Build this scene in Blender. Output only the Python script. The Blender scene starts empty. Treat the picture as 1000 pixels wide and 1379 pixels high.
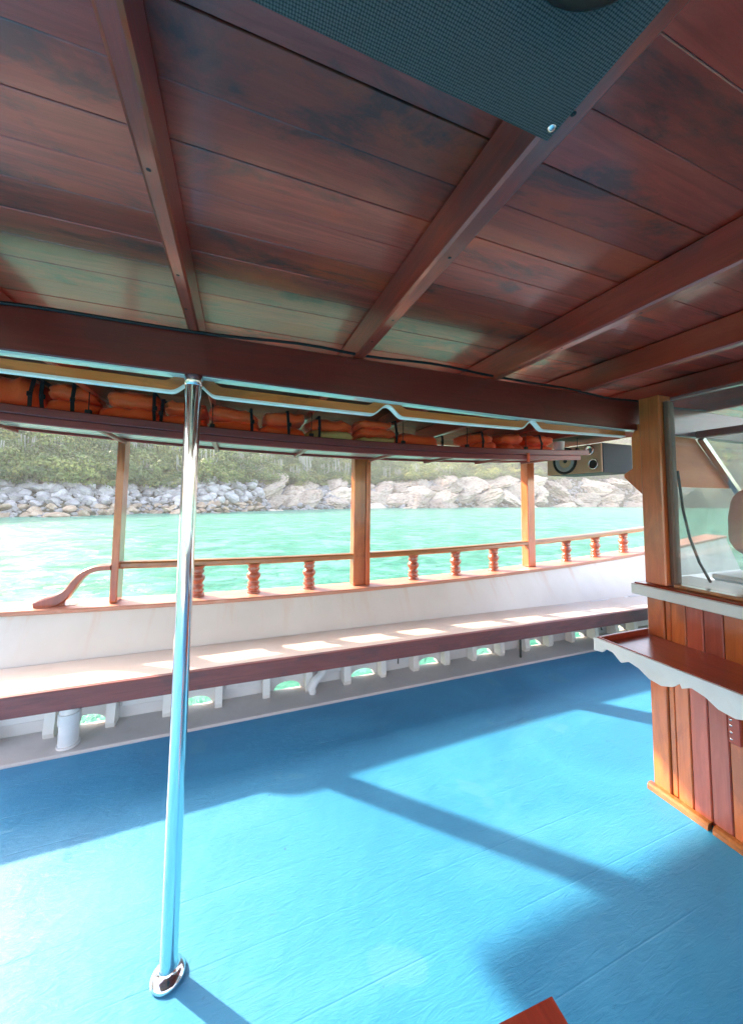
import bpy, bmesh, math, random
import numpy as np
from mathutils import Vector, Matrix
R_ = math.radians
random.seed(11); rng = np.random.default_rng(11)
S = bpy.context.scene
COL = S.collection

# ------------------------------------------------------------------ camera, light, exposure
YAW, PITCH, ROLL = R_(20.57), R_(3.71), R_(.557)
cy, sy = math.cos(YAW), math.sin(YAW)
fo = Vector((sy, cy, 0)); ri = Vector((cy, -sy, 0)); up = Vector((0, 0, 1))
fw = math.cos(PITCH)*fo + math.sin(PITCH)*up; u2 = -math.sin(PITCH)*fo + math.cos(PITCH)*up
rr = math.cos(ROLL)*ri + math.sin(ROLL)*u2; uu = -math.sin(ROLL)*ri + math.cos(ROLL)*u2
cam = bpy.data.cameras.new('camera'); co = bpy.data.objects.new('camera', cam); COL.objects.link(co)
M = Matrix((rr, uu, -fw)).transposed().to_4x4(); M.translation = Vector((0, 0, 1.55))
co.matrix_world = M
cam.sensor_fit = 'HORIZONTAL'; cam.sensor_width = 36; cam.lens = 477/1000*36; cam.shift_y = -.0495
cam.clip_start = .02; cam.clip_end = 3000
S.camera = co

SUN_EL, SUN_AZ = R_(28.1), R_(-46)          # azimuth from +Y towards +X
w = bpy.data.worlds.new('World'); S.world = w; w.use_nodes = True
nt = w.node_tree; bg = nt.nodes['Background']
sk = nt.nodes.new('ShaderNodeTexSky'); sk.sky_type = 'NISHITA'; sk.sun_disc = False
sk.sun_elevation = SUN_EL; sk.sun_rotation = SUN_AZ; sk.dust_density = 2.0; sk.ozone_density = 1.0
nt.links.new(sk.outputs[0], bg.inputs[0]); bg.inputs[1].default_value = .15
sl = bpy.data.lights.new('sun', 'SUN'); sl.energy = 2.0; sl.angle = R_(.9); sl.color = (1, .93, .82)
so = bpy.data.objects.new('sun', sl); COL.objects.link(so)
sd = Vector((math.sin(SUN_AZ)*math.cos(SUN_EL), math.cos(SUN_AZ)*math.cos(SUN_EL), math.sin(SUN_EL)))
so.rotation_euler = sd.to_track_quat('Z', 'Y').to_euler(); so.location = (-5, 5, 8)
S.view_settings.view_transform = 'Standard'; S.view_settings.look = 'None'
S.view_settings.exposure = 3.1; S.view_settings.gamma = 1
S.view_settings.use_white_balance = True; S.view_settings.white_balance_temperature = 7900; S.view_settings.white_balance_tint = 20
S.render.engine = 'CYCLES'
S.cycles.max_bounces = 9; S.cycles.diffuse_bounces = 5; S.cycles.glossy_bounces = 5; S.cycles.transparent_max_bounces = 12
S.cycles.use_denoising = True; S.cycles.sample_clamp_indirect = 8
S.cycles.caustics_reflective = False; S.cycles.caustics_refractive = False

# ------------------------------------------------------------------ material helpers
def newmat(name):
    m = bpy.data.materials.new(name); m.use_nodes = True
    return m, m.node_tree, m.node_tree.nodes['Principled BSDF']
def N(nt, t, **k):
    n = nt.nodes.new(t)
    for a, b in k.items():
        if a in n.inputs: n.inputs[a].default_value = b
        else: setattr(n, a, b)
    return n
def ramp(nt, fac, stops):
    r = nt.nodes.new('ShaderNodeValToRGB'); el = r.color_ramp.elements
    while len(el) < len(stops): el.new(.5)
    for e, (p, c) in zip(el, stops): e.position = p; e.color = (*c, 1)
    nt.links.new(fac, r.inputs[0]); return r.outputs[0]
def mix(nt, fac, a, b, mode='MIX'):
    m = nt.nodes.new('ShaderNodeMix'); m.data_type = 'RGBA'; m.blend_type = mode
    for i, v in ((0, fac), (6, a), (7, b)):
        if hasattr(v, 'links'): nt.links.new(v, m.inputs[i])
        elif isinstance(v, (int, float)): m.inputs[i].default_value = v
        else: m.inputs[i].default_value = (*v, 1)
    return m.outputs[2]
def coords(nt, scale=(1, 1, 1), rand=0.0):
    tc = nt.nodes.new('ShaderNodeTexCoord'); mp = nt.nodes.new('ShaderNodeMapping'); mp.inputs[3].default_value = scale
    if rand:
        oi = nt.nodes.new('ShaderNodeObjectInfo'); mu = N(nt, 'ShaderNodeVectorMath', operation='SCALE'); mu.inputs[0].default_value = (13.1, 7.7, 5.3)
        m2 = N(nt, 'ShaderNodeMath', operation='MULTIPLY'); m2.inputs[1].default_value = rand
        nt.links.new(oi.outputs['Random'], m2.inputs[0]); nt.links.new(m2.outputs[0], mu.inputs[3])
        ad = N(nt, 'ShaderNodeVectorMath', operation='ADD')
        nt.links.new(tc.outputs['Object'], ad.inputs[0]); nt.links.new(mu.outputs[0], ad.inputs[1]); nt.links.new(ad.outputs[0], mp.inputs[0])
    else: nt.links.new(tc.outputs['Object'], mp.inputs[0])
    return mp.outputs[0]
def noise(nt, vec, scale, detail=5, rough=.55, dist=0):
    n = N(nt, 'ShaderNodeTexNoise'); n.inputs['Scale'].default_value = scale; n.inputs['Detail'].default_value = detail
    n.inputs['Roughness'].default_value = rough; n.inputs['Distortion'].default_value = dist
    nt.links.new(vec, n.inputs['Vector']); return n.outputs[0]
def bump(nt, b, h, strength=.2, dist=.01):
    bn = N(nt, 'ShaderNodeBump'); bn.inputs['Strength'].default_value = strength; bn.inputs['Distance'].default_value = dist
    nt.links.new(h, bn.inputs['Height']); nt.links.new(bn.outputs[0], b.inputs['Normal']); return bn
def wood(name, axis, c1, c2, stain=(.02, .02, .025), stain_amt=.0, warm=None, rough=.4, coat=.6, coat_rough=.12, vary=.25, bumpy=.12):
    """grain stretched along axis; every object gets its own offset and shade"""
    m, nt, b = newmat(name)
    sc = [14, 14, 14]; sc['xyz'.index(axis)] = .9
    v = coords(nt, tuple(sc), 1.0)
    g = noise(nt, v, 3.0, 8, .62, 1.2)
    base = ramp(nt, g, [(.3, c1), (.7, c2)])
    sc2 = [2.6, 2.6, 2.6]; sc2['xyz'.index(axis)] = 1.0
    v2 = coords(nt, tuple(sc2), 3.0)
    big = noise(nt, v2, 1.3, 5, .6, .3)
    if warm:
        f = ramp(nt, big, [(.5, (0, 0, 0)), (.68, (1, 1, 1))]); base = mix(nt, f, base, warm)
    if stain_amt:
        n2 = noise(nt, coords(nt, tuple(sc2), 5.0), 2.1, 7, .68, .5)
        f = ramp(nt, n2, [(.52, (0, 0, 0)), (.62, (stain_amt,)*3)]); base = mix(nt, f, base, stain)
    oi = N(nt, 'ShaderNodeObjectInfo'); mr = N(nt, 'ShaderNodeMapRange'); mr.inputs[3].default_value = 1-vary; mr.inputs[4].default_value = 1+vary
    nt.links.new(oi.outputs['Random'], mr.inputs[0])
    mu = N(nt, 'ShaderNodeVectorMath', operation='SCALE'); nt.links.new(base, mu.inputs[0]); nt.links.new(mr.outputs[0], mu.inputs[3])
    nt.links.new(mu.outputs[0], b.inputs['Base Color'])
    rg = N(nt, 'ShaderNodeMapRange'); rg.inputs[3].default_value = rough-.08; rg.inputs[4].default_value = rough+.12
    nt.links.new(big, rg.inputs[0]); nt.links.new(rg.outputs[0], b.inputs['Roughness'])
    b.inputs['Coat Weight'].default_value = coat; b.inputs['Coat Roughness'].default_value = coat_rough
    bump(nt, b, g, bumpy, .004)
    return m
def paint(name, col, col2=None, rough=.45, scale=3, dirt=None, dirt_amt=.4, coat=0, fine=.05):
    m, nt, b = newmat(name)
    v = coords(nt, (1, 1, 1), 1.0)
    n = noise(nt, v, scale, 7, .6, .4)
    c = mix(nt, ramp(nt, n, [(.35, (0, 0, 0)), (.7, (1, 1, 1))]), col, col2 or tuple(x*.88 for x in col))
    if dirt:
        n2 = noise(nt, v, scale*2.3, 8, .7, .6)
        c = mix(nt, ramp(nt, n2, [(.55, (0, 0, 0)), (.75, (dirt_amt,)*3)]), c, dirt)
    nt.links.new(c, b.inputs['Base Color']); b.inputs['Roughness'].default_value = rough; b.inputs['Coat Weight'].default_value = coat
    bump(nt, b, noise(nt, v, 60, 4), fine, .003)
    return m
def plain(name, col, rough=.5, metal=0, coat=0):
    m, nt, b = newmat(name)
    v = coords(nt, (1, 1, 1), 1.0); n = noise(nt, v, 18, 4)
    c = mix(nt, n, tuple(x*.85 for x in col), tuple(min(1, x*1.1) for x in col))
    nt.links.new(c, b.inputs['Base Color']); b.inputs['Roughness'].default_value = rough; b.inputs['Metallic'].default_value = metal; b.inputs['Coat Weight'].default_value = coat
    return m

W = {}
W['ceil'] = wood('ceiling mahogany', 'x', (.32, .018, .010), (.58, .048, .026), (.085, .018, .016), .85, (.75, .06, .014), .40, 1.0, .17, .25, .10)
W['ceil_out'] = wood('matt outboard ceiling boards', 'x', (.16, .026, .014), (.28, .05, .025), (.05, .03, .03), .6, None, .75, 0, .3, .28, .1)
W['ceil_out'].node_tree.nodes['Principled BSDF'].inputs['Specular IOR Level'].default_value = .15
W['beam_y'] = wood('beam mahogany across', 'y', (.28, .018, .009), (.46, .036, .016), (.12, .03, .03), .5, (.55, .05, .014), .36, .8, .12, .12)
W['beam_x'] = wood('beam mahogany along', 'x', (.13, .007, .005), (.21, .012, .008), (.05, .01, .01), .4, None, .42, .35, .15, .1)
W['rail_x'] = wood('rack rail mahogany', 'x', (.22, .020, .020), (.34, .040, .036), (.10, .02, .025), .5, None, .5, .25, .2, .1)
W['trim_x'] = wood('golden brown trim', 'x', (.55, .115, .022), (.75, .185, .036), (.2, .05, .02), .5, None, .36, .8, .15, .1)
W['hand_x'] = wood('handrail varnish', 'x', (.30, .10, .025), (.44, .17, .05), (.12, .04, .02), .4, None, .3, 1., .1, .1)
W['post_z'] = wood('post varnish', 'z', (.30, .055, .018), (.50, .12, .035), (.14, .03, .015), .4, (.55, .15, .04), .3, 1., .1, .1)
W['honey_z'] = wood('honey wood upright', 'z', (.50, .088, .024), (.68, .14, .042), (.30, .06, .02), .45, (.70, .15, .035), .3, 1., .14, .1)
W['plank_o'] = wood('cabinet orange plank', 'z', (.42, .095, .025), (.58, .15, .045), (.22, .05, .02), .5, (.60, .16, .03), .3, .9, .14, .12)
W['plank_p'] = wood('cabinet mauve brown plank', 'z', (.30, .055, .034), (.44, .095, .06), (.2, .04, .03), .3, (.46, .09, .035), .3, .9, .14, .15)
W['shelf'] = wood('shelf mahogany', 'y', (.24, .024, .010), (.36, .045, .018), (.4, .13, .09), .15, None, .3, .7, .22, .05)
W['bal'] = wood('turned baluster', 'z', (.26, .050, .024), (.42, .09, .04), (.08, .03, .02), .3, None, .35, .9, .15, .15)
W['apron'] = wood('bench apron', 'x', (.165, .038, .036), (.25, .062, .056), (.08, .035, .04), .6, None, .5, .25, .2, .08)
W['cap'] = wood('worn pinkish cap rail', 'x', (.42, .15, .095), (.58, .26, .18), (.62, .36, .28), .6, None, .5, .2, .3, .05)
W['slat'] = wood('varnished slat with painted sheen', 'x', (.40, .34, .29), (.55, .48, .42), (.3, .25, .22), .3, None, .3, 1., .12, .2)  # paleness stands in for the reflection on the slat undersides
W['cheek'] = wood('orange plywood', 'x', (.82, .17, .045), (.90, .22, .06), (.7, .13, .035), .3, None, .5, .1, .2, .05)
W['white'] = paint('white gloss paint', (.78, .77, .74), (.66, .64, .62), .35, 2.5, (.5, .36, .27), .22)
W['white_in'] = paint('white hull paint', (.72, .71, .71), (.6, .59, .6), .45, 2, (.42, .36, .33), .3)
W['mint'] = paint('painted sea reflection', (.62, .76, .70), (.5, .66, .6), .25, 3, None, 0, .6)  # mint colour stands in for the sea mirrored under the side beam
W['grey'] = paint('grey covering board paint', (.60, .56, .55), (.50, .47, .46), .5, 2.5, (.36, .3, .27), .35)
W['black'] = plain('black plastic', (.012, .012, .014), .4)
W['blackbox'] = plain('black speaker vinyl', (.022, .027, .032), .6)
W['chip'] = paint('bare speaker baffle', (.52, .30, .19), (.44, .25, .16), .7, 8)
W['cone'] = plain('grey paper cone', (.30, .31, .33), .55)
W['silver'] = plain('silver metal', (.6, .6, .6), .25, 1)
W['pvc'] = plain('white pvc', (.72, .72, .73), .35)
W['strap'] = plain('black webbing', (.02, .016, .02), .9)
W['rope'] = plain('dark cord', (.05, .055, .05), .8)
W['rubber'] = plain('weathered jamb', (.16, .07, .045), .6)
W['cream'] = paint('cream foam', (.72, .50, .22), (.6, .4, .18), .7, 8)
W['seatpad'] = plain('pinkish brown vinyl', (.9, .36, .28), .7)
for k_ in ('black', 'blackbox', 'strap'):
    W[k_].node_tree.nodes['Principled BSDF'].inputs['Specular IOR Level'].default_value = .22

def m_bench():
    m, nt, b = newmat('bench seat paint'); v = coords(nt, (1, 1, 1))
    n = noise(nt, v, 1.6, 6, .6, .5); c = ramp(nt, n, [(.3, (.70, .59, .50)), (.55, (.76, .68, .60)), (.75, (.80, .76, .70))])
    n2 = noise(nt, coords(nt, (1, 3, 3)), 9, 8, .7); c = mix(nt, ramp(nt, n2, [(.6, (0, 0, 0)), (.8, (.35,)*3)]), c, (.5, .33, .25))
    nt.links.new(c, b.inputs['Base Color']); b.inputs['Roughness'].default_value = .38; bump(nt, b, noise(nt, v, 40, 4), .06, .003)
    return m
W['bench'] = m_bench()
def m_bulwark():
    m, nt, b = newmat('bulwark paint with rust runs'); v = coords(nt, (1, 1, 1))
    n = noise(nt, v, 1.2, 6, .6, .3); c = ramp(nt, n, [(.3, (.60, .545, .50)), (.7, (.69, .65, .61))])
    st = noise(nt, coords(nt, (6, 1, .5)), 1.6, 5, .6, 0)
    sp = N(nt, 'ShaderNodeSeparateXYZ'); tc = N(nt, 'ShaderNodeTexCoord'); nt.links.new(tc.outputs['Object'], sp.inputs[0])
    zr = N(nt, 'ShaderNodeMapRange'); zr.inputs[1].default_value = .03; zr.inputs[2].default_value = .36; nt.links.new(sp.outputs[2], zr.inputs[0])
    f = N(nt, 'ShaderNodeMath', operation='MULTIPLY'); nt.links.new(ramp(nt, st, [(.54, (0, 0, 0)), (.8, (.6, .6, .6))]), f.inputs[0]); nt.links.new(zr.outputs[0], f.inputs[1])
    c = mix(nt, f.outputs[0], c, (.62, .30, .16))
    nt.links.new(c, b.inputs['Base Color']); b.inputs['Roughness'].default_value = .42; bump(nt, b, noise(nt, v, 30, 5), .08, .004)
    return m
W['bulwark'] = m_bulwark()
def m_deck():
    m, nt, b = newmat('worn blue deck paint'); v = coords(nt, (1, 1, 1))
    n = noise(nt, v, 1.1, 7, .6, .9); c = ramp(nt, n, [(.3, (.008, .225, .43)), (.5, (.012, .27, .50)), (.7, (.022, .32, .56))])
    pt = noise(nt, coords(nt, (.7, 1.6, 1)), 1.5, 6, .6, .5); c = mix(nt, ramp(nt, pt, [(.50, (0, 0, 0)), (.70, (.45,)*3)]), c, (.06, .37, .60))
    sc_ = noise(nt, coords(nt, (2, 9, 1)), 6, 9, .75, .6); c = mix(nt, ramp(nt, sc_, [(.60, (0, 0, 0)), (.70, (.5,)*3)]), c, (.008, .15, .30))
    pa = noise(nt, v, 2.7, 3, .4, .2); c = mix(nt, ramp(nt, pa, [(.66, (0, 0, 0)), (.68, (.35,)*3)]), c, (.06, .32, .47))
    # scuffs: small dark nicks
    vo = N(nt, 'ShaderNodeTexVoronoi'); vo.inputs['Scale'].default_value = 5.5; nt.links.new(v, vo.inputs['Vector'])
    nk = noise(nt, v, 40, 3); ad = N(nt, 'ShaderNodeMath', operation='ADD'); nt.links.new(vo.outputs['Distance'], ad.inputs[0])
    m3 = N(nt, 'ShaderNodeMath', operation='MULTIPLY'); m3.inputs[1].default_value = .06; nt.links.new(nk, m3.inputs[0]); nt.links.new(m3.outputs[0], ad.inputs[1])
    c = mix(nt, ramp(nt, ad.outputs[0], [(.052, (.6,)*3), (.062, (0, 0, 0))]), c, (.02, .10, .16))
    nt.links.new(c, b.inputs['Base Color'])
    rg = ramp(nt, n, [(.3, (.42,)*3), (.7, (.6,)*3)]); nt.links.new(rg, b.inputs['Roughness'])
    st = noise(nt, coords(nt, (3, 14, 3)), 3.2, 7, .6, 1.8); st2 = noise(nt, v, 9, 5, .5, .5)
    s = N(nt, 'ShaderNodeMath', operation='ADD'); nt.links.new(st, s.inputs[0]); nt.links.new(st2, s.inputs[1])
    # faint caulked seams
    wv = N(nt, 'ShaderNodeTexCoord'); sp = N(nt, 'ShaderNodeSeparateXYZ'); nt.links.new(wv.outputs['Object'], sp.inputs[0])
    md = N(nt, 'ShaderNodeMath', operation='PINGPONG'); md.inputs[1].default_value = .115; nt.links.new(sp.outputs[1], md.inputs[0])
    sm = N(nt, 'ShaderNodeMapRange'); sm.inputs[1].default_value = 0; sm.inputs[2].default_value = .004; sm.inputs[3].default_value = -.5; sm.inputs[4].default_value = 0
    nt.links.new(md.outputs[0], sm.inputs[0]); s2 = N(nt, 'ShaderNodeMath', operation='ADD'); nt.links.new(s.outputs[0], s2.inputs[0])
    br = N(nt, 'ShaderNodeMath', operation='MULTIPLY'); nt.links.new(sm.outputs[0], br.inputs[0]); nt.links.new(ramp(nt, pt, [(.4, (0, 0, 0)), (.6, (1, 1, 1))]), br.inputs[1])
    nt.links.new(br.outputs[0], s2.inputs[1])
    bump(nt, b, s2.outputs[0], .4, .006)
    return m
W['deck'] = m_deck()
def m_chrome():
    m, nt, b = newmat('polished steel'); b.inputs['Metallic'].default_value = 1; b.inputs['Base Color'].default_value = (.82, .82, .84, 1)
    v = coords(nt, (1, 1, .2)); n = noise(nt, v, 30, 5, .6)
    nt.links.new(ramp(nt, n, [(.4, (.07,)*3), (.7, (.18,)*3)]), b.inputs['Roughness']); return m
W['chrome'] = m_chrome()
def m_glass():
    m = bpy.data.materials.new('dusty window glass'); m.use_nodes = True; nt = m.node_tree; nt.nodes.clear()
    o = N(nt, 'ShaderNodeOutputMaterial'); tr = N(nt, 'ShaderNodeBsdfTransparent'); tr.inputs[0].default_value = (.88, .92, .90, 1)
    gl = N(nt, 'ShaderNodeBsdfGlossy'); gl.inputs['Roughness'].default_value = .02
    df = N(nt, 'ShaderNodeBsdfDiffuse'); df.inputs[0].default_value = (.6, .6, .6, 1)
    fr = N(nt, 'ShaderNodeFresnel'); fr.inputs[0].default_value = 1.5
    m1 = N(nt, 'ShaderNodeMixShader'); ge = N(nt, 'ShaderNodeNewGeometry'); iv = N(nt, 'ShaderNodeMath', operation='SUBTRACT'); iv.inputs[0].default_value = 1; nt.links.new(ge.outputs['Backfacing'], iv.inputs[1]); fm = N(nt, 'ShaderNodeMath', operation='MULTIPLY'); nt.links.new(fr.outputs[0], fm.inputs[0]); nt.links.new(iv.outputs[0], fm.inputs[1]); nt.links.new(fm.outputs[0], m1.inputs[0]); nt.links.new(tr.outputs[0], m1.inputs[1]); nt.links.new(gl.outputs[0], m1.inputs[2])
    v = coords(nt, (1, 1, 1)); n = noise(nt, v, 3, 6, .65, .5); d = ramp(nt, n, [(.35, (.03,)*3), (.75, (.14,)*3)])
    m2 = N(nt, 'ShaderNodeMixShader'); nt.links.new(d, m2.inputs[0]); nt.links.new(m1.outputs[0], m2.inputs[1]); nt.links.new(df.outputs[0], m2.inputs[2])
    nt.links.new(m2.outputs[0], o.inputs[0]); return m
W['glass'] = m_glass()
W['dusty'] = m_glass(); W['dusty'].name = 'salt hazed windshield'
_r = [n for n in W['dusty'].node_tree.nodes if n.type == 'VALTORGB'][0]; _r.color_ramp.elements[0].color = (.12, .12, .12, 1); _r.color_ramp.elements[1].color = (.36, .36, .36, 1)
def m_jacket():
    m, nt, b = newmat('orange life jacket cloth'); v = coords(nt, (1, 1, 1), 1.0)
    n = noise(nt, v, 7, 5, .6, .6); oi = N(nt, 'ShaderNodeObjectInfo')
    c = mix(nt, n, (1.0, .075, .010), (1.0, .13, .018)); c = mix(nt, oi.outputs['Random'], c, (1.0, .10, .015))
    nt.links.new(c, b.inputs['Base Color']); b.inputs['Roughness'].default_value = .6; b.inputs['Sheen Weight'].default_value = .2
    bump(nt, b, noise(nt, v, 16, 4, .5, 1.2), .45, .01); return m
W['jacket'] = m_jacket()
def m_mesh():
    m, nt, b = newmat('teal perforated fabric'); v = coords(nt, (1, 1, 1))
    vo = N(nt, 'ShaderNodeTexVoronoi'); vo.inputs['Scale'].default_value = 290; vo.inputs['Randomness'].default_value = .12; nt.links.new(v, vo.inputs['Vector'])
    c = ramp(nt, vo.outputs['Distance'], [(.3, (.125, .098, .092)), (.55, (.034, .028, .028))])
    nt.links.new(c, b.inputs['Base Color']); b.inputs['Roughness'].default_value = .75; b.inputs['Specular IOR Level'].default_value = .15
    bump(nt, b, vo.outputs['Distance'], .5, .002); return m
W['mesh'] = m_mesh()
def m_sea():
    m, nt, b = newmat('turquoise sea'); v = coords(nt, (1, 1, 1))
    big = noise(nt, v, .03, 5, .6, .5); n = noise(nt, coords(nt, (1, 1.4, 1)), .6, 6, .6, .6)
    c = mix(nt, ramp(nt, big, [(.35, (0, 0, 0)), (.65, (1, 1, 1))]), (.018, .19, .128), (.04, .245, .17))
    c = mix(nt, ramp(nt, n, [(.42, (0, 0, 0)), (.62, (.9,)*3)]), c, (.11, .37, .28))  # this and the next mix paint ripple light and dark into the colour
    c = mix(nt, ramp(nt, noise(nt, coords(nt, (1, 1.6, 1)), 1.7, 6, .7, .4), [(.38, (.55,)*3), (.52, (0, 0, 0))]), c, (.008, .125, .09))
    nt.links.new(c, b.inputs['Base Color']); b.inputs['Roughness'].default_value = .22; b.inputs['IOR'].default_value = 1.33; b.inputs['Specular IOR Level'].default_value = .14
    a = noise(nt, coords(nt, (1, 1.5, 1)), 1.2, 8, .62, .7); a2 = noise(nt, v, .25, 3)
    s = N(nt, 'ShaderNodeMath', operation='MULTIPLY_ADD'); s.inputs[1].default_value = 2; nt.links.new(a2, s.inputs[0]); nt.links.new(a, s.inputs[2])
    bump(nt, b, s.outputs[0], .8, .3); return m
W['sea'] = m_sea()
def m_rock(name, c1, c2, c3, sc=1.2):
    m, nt, b = newmat(name); v = coords(nt, (1, 1, 1), 4.0)
    n = noise(nt, v, sc, 8, .65, .6); c = ramp(nt, n, [(.3, c1), (.5, c2), (.72, c3)])
    cr = noise(nt, coords(nt, (1, 1, 2.4), 2.0), sc*1.7, 6, .6, 2.2); c = mix(nt, ramp(nt, cr, [(.47, (0, 0, 0)), (.5, (.6,)*3), (.53, (0, 0, 0))]), c, tuple(x*.35 for x in c1))
    oi = N(nt, 'ShaderNodeObjectInfo'); mr = N(nt, 'ShaderNodeMapRange'); mr.inputs[3].default_value = .75; mr.inputs[4].default_value = 1.2
    nt.links.new(oi.outputs['Random'], mr.inputs[0]); mu = N(nt, 'ShaderNodeVectorMath', operation='SCALE'); nt.links.new(c, mu.inputs[0]); nt.links.new(mr.outputs[0], mu.inputs[3])
    nt.links.new(mu.outputs[0], b.inputs['Base Color']); b.inputs['Roughness'].default_value = .85
    bump(nt, b, noise(nt, v, sc*3, 8, .7), .7, .15); return m
W['rock_g'] = m_rock('grey boulder', (.26, .26, .26), (.40, .40, .39), (.52, .51, .49))
W['rock_t'] = m_rock('tan tide washed boulder', (.24, .17, .11), (.40, .31, .22), (.50, .42, .32))
W['rock_c'] = m_rock('cream cliff rock', (.28, .22, .17), (.44, .37, .29), (.52, .46, .38), .35)
def m_leaf(name, cs):
    m, nt, b = newmat(name); v = coords(nt, (1, 1, 1)); oi = N(nt, 'ShaderNodeObjectInfo')
    n = noise(nt, v, 1.5, 3); a = N(nt, 'ShaderNodeMath', operation='MULTIPLY_ADD'); a.inputs[1].default_value = .45; nt.links.new(n, a.inputs[0])
    mm = N(nt, 'ShaderNodeMath', operation='MULTIPLY'); mm.inputs[1].default_value = .75; nt.links.new(oi.outputs['Random'], mm.inputs[0]); nt.links.new(mm.outputs[0], a.inputs[2])
    nt.links.new(ramp(nt, a.outputs[0], [(.15, cs[0]), (.5, cs[1]), (.72, cs[2]), (.95, cs[3])]), b.inputs['Base Color'])
    b.inputs['Roughness'].default_value = .6
    b.inputs['Subsurface Weight'].default_value = 0
    tr = N(nt, 'ShaderNodeBsdfTranslucent'); tr.inputs[0].default_value = (.16, .22, .06, 1); ms = N(nt, 'ShaderNodeMixShader'); ms.inputs[0].default_value = .3
    o = nt.nodes['Material Output']; nt.links.new(b.outputs[0], ms.inputs[1]); nt.links.new(tr.outputs[0], ms.inputs[2]); nt.links.new(ms.outputs[0], o.inputs[0])
    return m
W['leaf'] = m_leaf('hillside scrub leaves', ((.05, .11, .04), (.10, .175, .06), (.17, .25, .08), (.30, .32, .09)))
W['soil'] = m_rock('dry hillside soil', (.06, .06, .03), (.09, .09, .045), (.14, .12, .07), .3)
W['cactus'] = plain('pale grey cactus', (.30, .32, .27), .7)

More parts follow.
